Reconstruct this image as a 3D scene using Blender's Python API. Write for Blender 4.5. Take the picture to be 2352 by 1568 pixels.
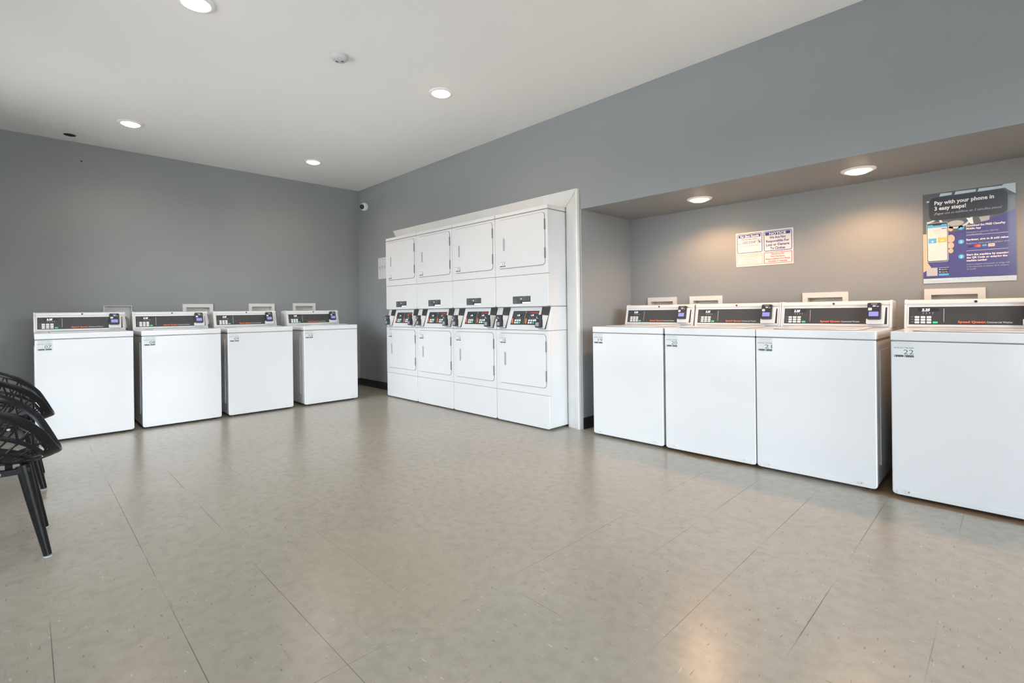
import bpy, bmesh, math, random
from mathutils import Matrix, Vector
PI = math.pi
random.seed(7)
scene = bpy.context.scene
for o in list(bpy.data.objects):
    bpy.data.objects.remove(o)
COL = scene.collection

# ------------------------------------------------------------------ camera
cam_data = bpy.data.cameras.new('camera')
cam = bpy.data.objects.new('camera', cam_data); COL.objects.link(cam)
scene.camera = cam
F_PX = 1133.86
cam_data.sensor_fit = 'HORIZONTAL'; cam_data.sensor_width = 36.0
cam_data.lens = F_PX / 2352 * 36.0
cam_data.shift_x = -9.28 / 2352
cam_data.shift_y = -68.4 / 2352
cam_data.clip_start = 0.02
yaw, pitch, roll = math.radians(45.1617), math.radians(-0.0508), math.radians(-0.7044)
fw = Vector((-math.sin(yaw)*math.cos(pitch), math.cos(yaw)*math.cos(pitch), math.sin(pitch)))
rt = Vector((math.cos(yaw), math.sin(yaw), 0)); up = rt.cross(fw)
r2 = rt*math.cos(roll) + up*math.sin(roll); u2 = -rt*math.sin(roll) + up*math.cos(roll)
m = Matrix((r2, u2, -fw)).transposed().to_4x4()
m.translation = Vector((6.7823, -3.4954, 1.0522))
cam.matrix_world = m

# ------------------------------------------------------------------ world, exposure, daylight
scene.view_settings.view_transform = 'Standard'
scene.view_settings.look = 'None'
scene.view_settings.gamma = 1.0
scene.view_settings.use_curve_mapping = False
scene.view_settings.exposure = 0.16
world = bpy.data.worlds.new('sky'); scene.world = world
world.use_nodes = True
# bright overcast sky above a dark treeline-height horizon band
wnt = world.node_tree; wbg = wnt.nodes['Background']
wtc = wnt.nodes.new('ShaderNodeTexCoord'); wsp = wnt.nodes.new('ShaderNodeSeparateXYZ'); wrm = wnt.nodes.new('ShaderNodeValToRGB')
wnt.links.new(wtc.outputs['Generated'], wsp.inputs[0]); wnt.links.new(wsp.outputs['Z'], wrm.inputs['Fac'])
wrm.color_ramp.elements[0].position = 0.05; wrm.color_ramp.elements[0].color = (0.10, 0.11, 0.10, 1)
wrm.color_ramp.elements[1].position = 0.10; wrm.color_ramp.elements[1].color = (0.86, 0.94, 1.0, 1)
for p_, c_ in ((0.34, (0.80, 0.90, 1.0, 1)), (0.50, (0.28, 0.34, 0.42, 1))):
    e_ = wrm.color_ramp.elements.new(p_); e_.color = c_
wnt.links.new(wrm.outputs['Color'], wbg.inputs[0])
# the sky is brighter towards +X; this glow is added to brighten the left wall
wmr = wnt.nodes.new('ShaderNodeMapRange'); wmr.inputs['From Min'].default_value = 0.0; wmr.inputs['From Max'].default_value = 0.9
wmr.inputs['To Min'].default_value = 7.0; wmr.inputs['To Max'].default_value = 20.0
wnt.links.new(wsp.outputs['X'], wmr.inputs['Value']); wnt.links.new(wmr.outputs[0], wbg.inputs[1])
sun_data = bpy.data.lights.new('sun', 'SUN'); sun_data.energy = 22; sun_data.angle = 0.02; sun_data.color = (1.0, 0.96, 0.91)
sun = bpy.data.objects.new('sun', sun_data); COL.objects.link(sun)
sun.rotation_euler = (math.radians(-35), 0, 0)      # added behind the building; its bounce off the paving brightens the ceiling

H = 2.8466          # ceiling height
XR = 9.4            # right end wall
YF = -4.35          # window wall behind the chairs
ZS = 1.948          # alcove ceiling height
YA = 0.799          # alcove back wall
XA = 4.093          # alcove left wall
WINDOWS_FRONT = [(0.95, 2.85), (3.1, 5.0), (6.7, 7.5)]  # last opening is unseen, added to brighten the nearest alcove washer
WINDOWS_END = [(-4.1, -2.2), (-1.9, -0.3)]
WZ = (0.15, 2.6)

def daylight(loc, rot, sx, sy):          # sky light enters through the window openings; these only guide the sampling
    ld = bpy.data.lights.new('window_portal', 'AREA'); ld.shape = 'RECTANGLE'
    ld.size = sx; ld.size_y = sy; ld.cycles.is_portal = True
    o = bpy.data.objects.new('window_portal', ld); COL.objects.link(o)
    o.location = loc; o.rotation_euler = rot
for a, b in WINDOWS_FRONT:
    daylight(((a+b)/2, YF-0.17, (WZ[0]+WZ[1])/2), (PI/2, 0, 0), b-a, WZ[1]-WZ[0])
for a, b in WINDOWS_END:
    daylight((XR+0.17, (a+b)/2, (WZ[0]+WZ[1])/2), (PI/2, 0, PI/2), b-a, WZ[1]-WZ[0])
WARM = (1.0, 0.56, 0.27)

# ------------------------------------------------------------------ materials
def mat(name, col, rough=0.5, metal=0.0, spec=0.5, emit=None, estr=0.0, coat=0.0):
    mm = bpy.data.materials.new(name); mm.use_nodes = True
    b = mm.node_tree.nodes['Principled BSDF']
    b.inputs['Base Color'].default_value = (*col, 1)
    b.inputs['Roughness'].default_value = rough
    b.inputs['Metallic'].default_value = metal
    b.inputs['Specular IOR Level'].default_value = spec
    b.inputs['Coat Weight'].default_value = coat
    if emit:
        b.inputs['Emission Color'].default_value = (*emit, 1)
        b.inputs['Emission Strength'].default_value = estr
    return mm
def bump(mm, scale, strength, dist=0.001):
    nt = mm.node_tree; b = nt.nodes['Principled BSDF']
    g = nt.nodes.new('ShaderNodeNewGeometry')
    n = nt.nodes.new('ShaderNodeTexNoise'); n.inputs['Scale'].default_value = scale; n.inputs['Detail'].default_value = 4
    bp = nt.nodes.new('ShaderNodeBump'); bp.inputs['Strength'].default_value = strength; bp.inputs['Distance'].default_value = dist
    nt.links.new(g.outputs['Position'], n.inputs['Vector'])
    nt.links.new(n.outputs['Fac'], bp.inputs['Height']); nt.links.new(bp.outputs['Normal'], b.inputs['Normal'])
    return mm
def vary(mm, scale, c1, c2):
    nt = mm.node_tree; b = nt.nodes['Principled BSDF']
    g = nt.nodes.new('ShaderNodeNewGeometry')
    n = nt.nodes.new('ShaderNodeTexNoise'); n.inputs['Scale'].default_value = scale; n.inputs['Detail'].default_value = 3
    r = nt.nodes.new('ShaderNodeValToRGB')
    r.color_ramp.elements[0].color = (*c1, 1); r.color_ramp.elements[0].position = 0.3
    r.color_ramp.elements[1].color = (*c2, 1); r.color_ramp.elements[1].position = 0.7
    nt.links.new(g.outputs['Position'], n.inputs['Vector'])
    nt.links.new(n.outputs['Fac'], r.inputs['Fac']); nt.links.new(r.outputs['Color'], b.inputs['Base Color'])
    return mm

M = {}
M['wall'] = bump(vary(mat('grey_wall_paint', (0.24, 0.25, 0.255), 0.55, spec=0.35), 0.8, (0.258, 0.272, 0.279), (0.272, 0.286, 0.293)), 220, 0.08)
M['ceiling'] = bump(mat('white_ceiling_paint', (0.87, 0.862, 0.84), 0.75, spec=0.2), 160, 0.08)
M['trim'] = bump(vary(mat('white_trim_paint', (0.78, 0.77, 0.75), 0.35), 6, (0.67, 0.665, 0.64), (0.71, 0.705, 0.685)), 60, 0.05)
M['base'] = mat('black_vinyl_base', (0.018, 0.018, 0.022), 0.4)
M['enamel'] = vary(mat('white_enamel', (0.80, 0.81, 0.82), 0.22, spec=0.5, coat=0.15), 2.0, (0.675, 0.678, 0.684), (0.695, 0.697, 0.702))
M['plastic'] = mat('white_plastic', (0.69, 0.69, 0.69), 0.38)
M['cream'] = mat('cream_plastic', (0.68, 0.67, 0.64), 0.42)
M['gap'] = mat('shadow_gap_grey', (0.16, 0.16, 0.165), 0.7)  # dark grey stands in for shade in seams, gaps and the lid dip
M['dark'] = mat('dark_grey_fascia', (0.050, 0.051, 0.052), 0.38, spec=0.35)
M['darker'] = mat('black_plastic', (0.02, 0.02, 0.024), 0.35)
M['reader'] = mat('black_reader_plastic', (0.030, 0.031, 0.042), 0.3)
M['screen'] = mat('blue_lcd', (0.16, 0.17, 0.42), 0.25, emit=(0.30, 0.32, 0.80), estr=0.45)
M['white'] = mat('white_print', (0.85, 0.85, 0.85), 0.5)
M['greyprint'] = mat('grey_print', (0.42, 0.44, 0.45), 0.5)
M['lightgrey'] = mat('light_grey_print', (0.46, 0.48, 0.50), 0.5)
M['green'] = mat('green_button', (0.06, 0.62, 0.30), 0.4)
M['greenprint'] = mat('dark_green_print', (0.05, 0.14, 0.12), 0.5)
M['orange'] = mat('orange_print', (0.90, 0.18, 0.06), 0.4)
M['red'] = mat('red_print', (0.60, 0.06, 0.05), 0.5)
M['digit'] = mat('white_led_digits', (0.9, 0.9, 0.9), 0.4, emit=(1, 1, 1), estr=0.9)
M['black'] = mat('black_print', (0.02, 0.025, 0.03), 0.5)
M['navy'] = mat('navy_print', (0.03, 0.035, 0.22), 0.5)
M['greyblue'] = mat('faded_print', (0.16, 0.15, 0.26), 0.5)
M['faded'] = mat('faded_orange_print', (0.60, 0.30, 0.16), 0.5)
M['paper'] = mat('white_paper', (0.66, 0.67, 0.68), 0.45)
M['purple'] = mat('purple_blue_print', (0.075, 0.080, 0.26), 0.25, coat=0.4)
M['pgrey'] = mat('poster_grey_print', (0.12, 0.135, 0.15), 0.25, coat=0.4)
M['pdark'] = mat('poster_dark_print', (0.055, 0.065, 0.08), 0.25, coat=0.4)
M['pale'] = mat('pale_blue_print', (0.55, 0.66, 0.74), 0.35)
M['cyan'] = mat('cyan_print', (0.09, 0.42, 0.72), 0.4)
M['skin'] = mat('skin_tone_print', (0.66, 0.46, 0.33), 0.4)
M['yellow'] = mat('amber_print', (0.88, 0.50, 0.10), 0.4)
M['hole'] = mat('dark_opening', (0.015, 0.015, 0.015), 0.8)
M['steel'] = mat('brushed_steel', (0.55, 0.55, 0.56), 0.35, metal=1.0)
M['handle'] = mat('silver_recess', (0.34, 0.35, 0.42), 0.4)
M['blackmetal'] = mat('black_painted_metal', (0.008, 0.008, 0.008), 0.35, spec=0.15)
M['shell'] = mat('black_moulded_plastic', (0.011, 0.011, 0.012), 0.30, spec=0.22)
M['hose'] = mat('grey_rubber_hose', (0.25, 0.24, 0.23), 0.6)
M['lens'] = mat('downlight_lens', (1, 0.95, 0.85), 0.4, emit=(1.0, 0.66, 0.36), estr=20.0)
M['sensor'] = mat('grey_sensor_plastic', (0.52, 0.53, 0.54), 0.4)
M['alum'] = mat('grey_aluminium', (0.35, 0.35, 0.36), 0.4, metal=0.8)
M['asphalt'] = bump(mat('pale_concrete', (0.50, 0.49, 0.47), 0.9), 90, 0.3)

def glass_mat():
    mm = bpy.data.materials.new('window_glass'); mm.use_nodes = True
    nt = mm.node_tree; nt.nodes.clear()
    out = nt.nodes.new('ShaderNodeOutputMaterial'); mix = nt.nodes.new('ShaderNodeMixShader')
    tr = nt.nodes.new('ShaderNodeBsdfTransparent'); gl = nt.nodes.new('ShaderNodeBsdfGlossy'); fr = nt.nodes.new('ShaderNodeFresnel')
    gl.inputs['Roughness'].default_value = 0.02; fr.inputs['IOR'].default_value = 1.45
    nt.links.new(fr.outputs[0], mix.inputs[0]); nt.links.new(tr.outputs[0], mix.inputs[1]); nt.links.new(gl.outputs[0], mix.inputs[2])
    nt.links.new(mix.outputs[0], out.inputs[0])
    return mm
M['glass'] = glass_mat()

def floor_mat():
    mm = bpy.data.materials.new('vinyl_tile_floor'); mm.use_nodes = True
    nt = mm.node_tree; L = nt.links.new; b = nt.nodes['Principled BSDF']
    def N(t, **k):
        n = nt.nodes.new(t)
        for kk, v in k.items(): setattr(n, kk, v)
        return n
    def MT(op, a, c=None):
        n = N('ShaderNodeMath', operation=op)
        for i, v in enumerate((a, c)):
            if v is None: continue
            if isinstance(v, (int, float)): n.inputs[i].default_value = v
            else: L(v, n.inputs[i])
        return n.outputs[0]
    def NOISE(vec, scale, detail=3, rough=0.5):
        n = N('ShaderNodeTexNoise'); n.inputs['Scale'].default_value = scale
        n.inputs['Detail'].default_value = detail; n.inputs['Roughness'].default_value = rough
        L(vec, n.inputs['Vector']); return n.outputs['Fac']
    def RAMP(f, p0, p1, c0=(0, 0, 0), c1=(1, 1, 1)):
        r = N('ShaderNodeValToRGB'); e = r.color_ramp.elements
        e[0].position = p0; e[1].position = p1; e[0].color = (*c0, 1); e[1].color = (*c1, 1); r.color_ramp.interpolation = 'EASE'
        L(f, r.inputs['Fac']); return r.outputs['Color']
    def MIX(f, a, c, mode='MIX'):
        n = N('ShaderNodeMix', data_type='RGBA', blend_type=mode)
        for s, v in ((n.inputs['Factor'], f), (n.inputs['A'], a), (n.inputs['B'], c)):
            if isinstance(v, (int, float)): s.default_value = v
            elif isinstance(v, tuple): s.default_value = (*v, 1)
            else: L(v, s)
        return n.outputs['Result']
    g = N('ShaderNodeNewGeometry'); pos = g.outputs['Position']
    sep = N('ShaderNodeSeparateXYZ'); L(pos, sep.inputs[0])
    x = sep.outputs['X']; y = sep.outputs['Y']
    sx, sy = 0.3075, 0.3125
    fx = MT('DIVIDE', MT('SUBTRACT', x, 5.985), sx); fy = MT('DIVIDE', MT('SUBTRACT', y, -3.445), sy)
    cmb = N('ShaderNodeCombineXYZ'); L(MT('FLOOR', fx), cmb.inputs[0]); L(MT('FLOOR', fy), cmb.inputs[1])
    wn = N('ShaderNodeTexWhiteNoise', noise_dimensions='3D'); L(cmb.outputs[0], wn.inputs['Vector'])
    # base tone
    big = NOISE(pos, 0.9, 4, 0.6)
    base = RAMP(big, 0.3, 0.72, (0.325, 0.292, 0.240), (0.355, 0.320, 0.266))
    base = MIX(MT('MULTIPLY', wn.outputs['Value'], 0.16), base, (0.35, 0.325, 0.28))
    mot = NOISE(pos, 20, 3, 0.55)
    base = MIX(MT('MULTIPLY', RAMP(mot, 0.35, 0.75), 0.42), base, (0.24, 0.215, 0.175))
    # chips: light and dark streaks whose direction turns with the tile
    rot = N('ShaderNodeVectorRotate', rotation_type='Z_AXIS'); L(pos, rot.inputs['Vector'])
    L(MT('MULTIPLY', MT('GREATER_THAN', wn.outputs['Value'], 0.5), PI/2), rot.inputs['Angle'])
    mp = N('ShaderNodeMapping'); mp.inputs['Scale'].default_value = (30, 115, 1); L(rot.outputs[0], mp.inputs['Vector'])
    chip = NOISE(mp.outputs[0], 1.0, 1, 0.4)
    base = MIX(MT('MULTIPLY', RAMP(chip, 0.73, 0.77), 0.6), base, (0.50, 0.475, 0.42))
    mp2 = N('ShaderNodeMapping'); mp2.inputs['Scale'].default_value = (26, 105, 1); mp2.inputs['Location'].default_value = (7, 3, 5); L(rot.outputs[0], mp2.inputs['Vector'])
    chip2 = NOISE(mp2.outputs[0], 1.0, 1, 0.4)
    base = MIX(MT('MULTIPLY', RAMP(chip2, 0.71, 0.77), 0.6), base, (0.14, 0.12, 0.10))
    # scuffs
    mp3 = N('ShaderNodeMapping'); mp3.inputs['Rotation'].default_value = (0, 0, 0.7); mp3.inputs['Scale'].default_value = (5, 50, 1); L(pos, mp3.inputs['Vector'])
    scf = NOISE(mp3.outputs[0], 1.0, 5, 0.7)
    base = MIX(MT('MULTIPLY', RAMP(scf, 0.58, 0.75), 0.40), base, (0.21, 0.18, 0.15))
    # seams, open in some places and closed in others
    def seam(f, size, w):
        d = MT('ABSOLUTE', MT('SUBTRACT', MT('FRACT', MT('ADD', f, 0.5)), 0.5))
        return MT('LESS_THAN', MT('MULTIPLY', d, size), w)
    msk = RAMP(NOISE(pos, 1.1, 2), 0.44, 0.60)
    mskx = MT('ADD', 0.06, MT('MULTIPLY', msk, 0.80))
    mskx2 = MT('MULTIPLY', RAMP(NOISE(pos, 2.1, 2), 0.58, 0.66), 0.5)
    # seams that run away from the camera to the dryer wall show most on the right, those running to the left wall on the left
    right = RAMP(MT('DIVIDE', x, 10.0), 0.50, 0.56); left = RAMP(MT('DIVIDE', MT('MULTIPLY', y, -1.0), 5.0), 0.44, 0.56)
    s1 = MT('MULTIPLY', seam(fx, sx, 0.0016), MT('MULTIPLY', right, mskx))
    s2 = MT('MULTIPLY', seam(fy, sy, 0.0014), MT('ADD', MT('MULTIPLY', left, mskx), mskx2))
    sm = MT('MINIMUM', MT('ADD', s1, s2), 0.85)
    base = MIX(MT('MULTIPLY', sm, 0.85), base, (0.085, 0.072, 0.058))
    # rusty stains under the washers in the alcove
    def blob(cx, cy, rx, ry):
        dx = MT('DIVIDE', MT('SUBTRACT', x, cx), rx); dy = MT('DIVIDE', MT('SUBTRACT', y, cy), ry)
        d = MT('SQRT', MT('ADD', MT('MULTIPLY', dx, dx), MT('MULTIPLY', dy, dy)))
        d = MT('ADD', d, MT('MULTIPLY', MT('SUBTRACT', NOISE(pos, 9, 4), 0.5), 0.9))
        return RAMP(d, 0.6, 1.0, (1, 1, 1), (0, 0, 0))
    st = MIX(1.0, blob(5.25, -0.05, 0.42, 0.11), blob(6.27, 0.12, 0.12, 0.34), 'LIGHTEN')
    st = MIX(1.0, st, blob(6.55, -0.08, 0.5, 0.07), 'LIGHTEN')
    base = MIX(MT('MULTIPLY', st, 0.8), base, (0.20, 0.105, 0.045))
    yb = blob(4.95, -2.45, 0.55, 0.35)
    base = MIX(MT('MULTIPLY', yb, 0.22), base, (0.42, 0.33, 0.19))
    L(base, b.inputs['Base Color'])
    b.inputs['Roughness'].default_value = 0.27
    b.inputs['Specular IOR Level'].default_value = 0.55
    bp = N('ShaderNodeBump'); bp.inputs['Strength'].default_value = 0.05; bp.inputs['Distance'].default_value = 0.003
    L(NOISE(pos, 5, 3), bp.inputs['Height'])
    L(bp.outputs[0], b.inputs['Normal'])
    return mm
M['floor'] = floor_mat()

# ------------------------------------------------------------------ mesh builder
_text_cache = {}
def text_geo(s, bold):
    k = (s, bold)
    if k in _text_cache: return _text_cache[k]
    cu = bpy.data.curves.new('t', 'FONT'); cu.body = s; cu.size = 1.0; cu.resolution_u = 2
    cu.offset = 0.030 if bold else 0.0
    o = bpy.data.objects.new('t', cu); COL.objects.link(o)
    dg = bpy.context.evaluated_depsgraph_get(); dg.update()
    me = bpy.data.meshes.new_from_object(o.evaluated_get(dg))
    vs = [v.co.copy() for v in me.vertices]; fs = [tuple(p.vertices) for p in me.polygons]
    bpy.data.objects.remove(o); bpy.data.curves.remove(cu); bpy.data.meshes.remove(me)
    if vs:
        x0 = min(v.x for v in vs); x1 = max(v.x for v in vs)
    else: x0, x1 = 0, 1
    _text_cache[k] = (vs, fs, x0, x1)
    return _text_cache[k]

FRONT = Matrix(((1, 0, 0, 0), (0, 0, -1, 0), (0, 1, 0, 0), (0, 0, 0, 1)))   # (x, height, outwards) -> local, facing -Y
def plane_at(M0, dx=0, dh=0, do=0): return M0 @ Matrix.Translation((dx, dh, do))

class MB:
    def __init__(s, T=None):
        s.v = []; s.f = []; s.mi = []; s.mats = []; s.T = T or Matrix.Identity(4)
    def mid(s, mt):
        mt = M[mt] if isinstance(mt, str) else mt
        if mt not in s.mats: s.mats.append(mt)
        return s.mats.index(mt)
    def add(s, vs, fs, mt, T=None):
        T = T if T is not None else s.T
        b = len(s.v); i = s.mid(mt)
        s.v += [T @ Vector(v) for v in vs]
        s.f += [tuple(b+k for k in f) for f in fs]; s.mi += [i]*len(fs)
    def box(s, a, b, mt, T=None):
        (x0, y0, z0), (x1, y1, z1) = a, b
        vs = [(x0, y0, z0), (x1, y0, z0), (x1, y1, z0), (x0, y1, z0), (x0, y0, z1), (x1, y0, z1), (x1, y1, z1), (x0, y1, z1)]
        s.add(vs, [(0, 3, 2, 1), (4, 5, 6, 7), (0, 1, 5, 4), (1, 2, 6, 5), (2, 3, 7, 6), (3, 0, 4, 7)], mt, T)
    def prism(s, outline, o0, o1, mt, T=None):          # outline in (x, h); extruded along the third axis
        n = len(outline)
        vs = [(x, h, o0) for x, h in outline] + [(x, h, o1) for x, h in outline]
        fs = [tuple(range(n-1, -1, -1)), tuple(range(n, 2*n))] + [(i, (i+1) % n, n+(i+1) % n, n+i) for i in range(n)]
        s.add(vs, fs, mt, T)
    def rrect(s, x0, h0, x1, h1, r, seg=5, corners=(1, 1, 1, 1)):
        pts = []
        for (cx, cy, a0), c in zip(((x0+r, h0+r, PI), (x1-r, h0+r, 1.5*PI), (x1-r, h1-r, 0), (x0+r, h1-r, PI/2)), corners):
            if c and r > 0:
                for k in range(seg+1):
                    a = a0 + k*PI/2/seg; pts.append((cx+r*math.cos(a), cy+r*math.sin(a)))
            else:
                pts.append((x0 if a0 in (PI, PI/2) else x1, h0 if a0 >= PI else h1))
        return pts
    def slab(s, x0, h0, x1, h1, o0, o1, r, mt, T=None, corners=(1, 1, 1, 1)):
        s.prism(s.rrect(x0, h0, x1, h1, r, 5, corners), o0, o1, mt, T)
    def flat(s, pts, o, mt, T=None):
        s.add([(x, h, o) for x, h in pts], [tuple(range(len(pts)))], mt, T)
    def rect(s, x0, h0, x1, h1, o, mt, T=None):
        s.flat([(x0, h0), (x1, h0), (x1, h1), (x0, h1)], o, mt, T)
    def ring(s, outer, inner, o, mt, T=None):
        n = len(outer)
        s.add([(x, h, o) for x, h in outer]+[(x, h, o) for x, h in inner], [(i, (i+1) % n, n+(i+1) % n, n+i) for i in range(n)], mt, T)
    def disc(s, cx, cy, r, o, mt, T=None, n=24, ry=None):
        ry = ry or r
        s.flat([(cx+r*math.cos(2*PI*k/n), cy+ry*math.sin(2*PI*k/n)) for k in range(n)], o, mt, T)
    def circ(s, cx, cy, r, w, o, mt, T=None, n=28, a0=0, a1=2*PI, ry=None):
        ry = ry or r; full = abs(a1-a0-2*PI) < 1e-6
        A = [a0+(a1-a0)*k/n for k in range(n if full else n+1)]
        vs = [(cx+r*math.cos(a), cy+ry*math.sin(a), o) for a in A]+[(cx+(r-w)*math.cos(a), cy+(ry-w)*math.sin(a), o) for a in A]
        q = len(A)
        s.add(vs, [(i, (i+1) % q, q+(i+1) % q, q+i) for i in range(q if full else q-1)], mt, T)
    def frame(s, x0, h0, x1, h1, r, w, o, mt, T=None):
        s.ring(s.rrect(x0, h0, x1, h1, r), s.rrect(x0+w, h0+w, x1-w, h1-w, max(r-w, 0.0001)), o, mt, T)
    def text(s, st, x, h, size, o, mt, T=None, bold=False, align='L', width=None, shear=0.0):
        vs, fs, a, b = text_geo(st, bold)
        k = size; kx = size if not width else width/(b-a)
        off = {'L': -a*kx, 'C': -(a+b)/2*kx, 'R': -b*kx}[align]
        s.add([(x+off+v.x*kx+shear*v.y*k, h+v.y*k, o) for v in vs], fs, mt, T)
    def lathe(s, prof, mt, T=None, n=32):                # prof: (radius, height) about local Z
        vs = []; fs = []
        for r, z in prof:
            vs += [(r*math.cos(2*PI*k/n), r*math.sin(2*PI*k/n), z) for k in range(n)]
        for j in range(len(prof)-1):
            fs += [(j*n+k, j*n+(k+1) % n, (j+1)*n+(k+1) % n, (j+1)*n+k) for k in range(n)]
        if prof[0][0] > 0: fs.append(tuple(range(n-1, -1, -1)))
        if prof[-1][0] > 0: fs.append(tuple((len(prof)-1)*n+k for k in range(n)))
        s.add(vs, fs, mt, T)
    def tube(s, pts, rad, mt, T=None, n=10, closed=False, ns=None, flatk=1.0):   # ns: surface normals for an oval section
        pts = [Vector(p) for p in pts]; q = len(pts); vs = []; fs = []
        if not hasattr(rad, '__len__'): rad = [rad]*q
        prev = None
        for i, p in enumerate(pts):
            a = pts[(i-1) % q] if (closed or i > 0) else p; b = pts[(i+1) % q] if (closed or i < q-1) else p
            t = (b-a).normalized()
            if ns: nn = (ns[i]-t*ns[i].dot(t)).normalized()
            else:
                ref = prev if prev else (Vector((0, 0, 1)) if abs(t.z) < 0.9 else Vector((1, 0, 0)))
                nn = (ref-t*ref.dot(t)).normalized()
            prev = nn; bb = t.cross(nn)
            for k in range(n):
                a_ = 2*PI*(k+0.5)/n
                vs.append(p+nn*math.cos(a_)*rad[i]*flatk+bb*math.sin(a_)*rad[i])
        rng = q if closed else q-1
        for i in range(rng):
            j = (i+1) % q
            fs += [(i*n+k, i*n+(k+1) % n, j*n+(k+1) % n, j*n+k) for k in range(n)]
        if not closed:
            fs.append(tuple(range(n-1, -1, -1))); fs.append(tuple((q-1)*n+k for k in range(n)))
        s.add(vs, fs, mt, T)
    def build(s, name, parent=None, bevel=0.0, smooth=True, seg=2):
        me = bpy.data.meshes.new(name)
        me.from_pydata([tuple(v) for v in s.v], [], s.f)
        for mt in s.mats: me.materials.append(mt)
        me.polygons.foreach_set('material_index', s.mi)
        me.update()
        if bevel:
            bm = bmesh.new(); bm.from_mesh(me); bmesh.ops.recalc_face_normals(bm, faces=bm.faces); bm.to_mesh(me); bm.free()
        if smooth:
            me.polygons.foreach_set('use_smooth', [True]*len(me.polygons))
            me.set_sharp_from_angle(angle=math.radians(35))
        o = bpy.data.objects.new(name, me); COL.objects.link(o)
        if parent: o.parent = parent
        if bevel:
            md = o.modifiers.new('bevel', 'BEVEL'); md.width = bevel; md.segments = seg
            md.limit_method = 'ANGLE'; md.angle_limit = math.radians(40); md.harden_normals = True
        return o

def tag(o, label, cat, group=None, kind=None):
    o['label'] = label; o['category'] = cat
    if group: o['group'] = group
    if kind: o['kind'] = kind
    return o
def thing(name, label, cat, loc=(0, 0, 0), rz=0, group=None):
    o = bpy.data.objects.new(name, None); COL.objects.link(o); o.empty_display_size = 0.1
    o.location = loc; o.rotation_euler = (0, 0, rz)
    return tag(o, label, cat, group)
def struct(o):
    o['kind'] = 'structure'; return o
def dup(root, loc, rz, label, group):
    r = root.copy(); COL.objects.link(r); r.location = loc; r.rotation_euler = (0, 0, rz)
    r['label'] = label; r['group'] = group
    for ch in list(root.children):
        c = ch.copy(); COL.objects.link(c); c.parent = r
        for g in list(ch.children):
            d = g.copy(); COL.objects.link(d); d.parent = c
    return r

# ------------------------------------------------------------------ the setting
b = MB(); b.box((-0.2, YF-0.2, -0.1), (XR+0.2, 0.95, 0), 'floor'); struct(b.build('floor', smooth=False))
b = MB(); b.box((-0.2, YF-0.2, H), (XR+0.2, 0.95, H+0.12), 'ceiling'); struct(b.build('ceiling', smooth=False))
b = MB(); b.box((-0.15, YF-0.15, 0), (0, 0.0, H), 'wall')
ob = struct(b.build('wall_left', smooth=False))
# back wall with the dryer opening and the washer alcove
OX0, OX1, OZ = 1.14, 3.955, 2.03
b = MB()
b.box((-0.15, 0, 0), (OX0, 0.95, H), 'wall'); b.box((OX0, 0, OZ), (OX1, 0.95, H), 'wall')
b.box((OX0, 0.80, 0), (OX1, 0.95, OZ), 'wall')
b.box((OX1, 0, 0), (XA, 0.95, H), 'wall'); b.box((XA, 0, ZS), (8.0, 0.95, H), 'wall'); b.box((8.0, 0, 0), (XR+0.15, 0.95, H), 'wall')
struct(b.build('wall_back', smooth=False))
def holed(b, horiz, fixed0, fixed1, lo, hi, openings, axis):
    def bx(a, c, z0, z1):
        if c-a < 1e-4: return
        if axis == 'x': b.box((a, fixed0, z0), (c, fixed1, z1), 'wall')
        else: b.box((fixed0, a, z0), (fixed1, c, z1), 'wall')
    cur = lo
    for a, c in openings:
        bx(cur, a, 0, H); bx(a, c, 0, WZ[0]); bx(a, c, WZ[1], H); cur = c
    bx(cur, hi, 0, H)
b = MB(); holed(b, True, YF-0.15, YF, 0, XR, WINDOWS_FRONT, 'x'); struct(b.build('wall_front', smooth=False))
b = MB(); holed(b, False, XR, XR+0.15, YF-0.15, 0.0, WINDOWS_END, 'y'); struct(b.build('wall_right', smooth=False))
# alcove back wall with cut-outs for the recessed hose boxes
ALC_BOXES = [(4.288, 4.586), (4.713, 5.010), (5.632, 5.933), (6.365, 6.664)]
LEFT_BOXES = [(-2.909, -2.668), (-2.202, -1.893), (-1.499, -1.192), (-0.960, -0.657)]
b = MB(); b.box((XA, YA, 0), (8.0, 0.95, ZS), 'wall'); struct(b.build('wall_alcove', smooth=False))
# windows
wn = 0
for a, c in WINDOWS_FRONT:
    wn += 1
    f = MB()
    for p, q in (((a, YF-0.11, WZ[0]), (a+0.05, YF-0.04, WZ[1])), ((c-0.05, YF-0.11, WZ[0]), (c, YF-0.04, WZ[1])),
                 ((a+0.05, YF-0.11, WZ[0]), (c-0.05, YF-0.04, WZ[0]+0.05)), ((a+0.05, YF-0.11, WZ[1]-0.05), (c-0.05, YF-0.04, WZ[1])),
                 (((a+c)/2-0.02, YF-0.11, WZ[0]+0.05), ((a+c)/2+0.02, YF-0.04, WZ[1]-0.05))): f.box(p, q, 'alum')
    w = struct(f.build('window_%d' % wn, smooth=False))
    g = MB(); g.box((a+0.05, YF-0.08, WZ[0]+0.05), ((a+c)/2-0.02, YF-0.074, WZ[1]-0.05), 'glass')
    g.box(((a+c)/2+0.02, YF-0.08, WZ[0]+0.05), (c-0.05, YF-0.074, WZ[1]-0.05), 'glass'); g.build('pane', w, smooth=False)
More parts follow.
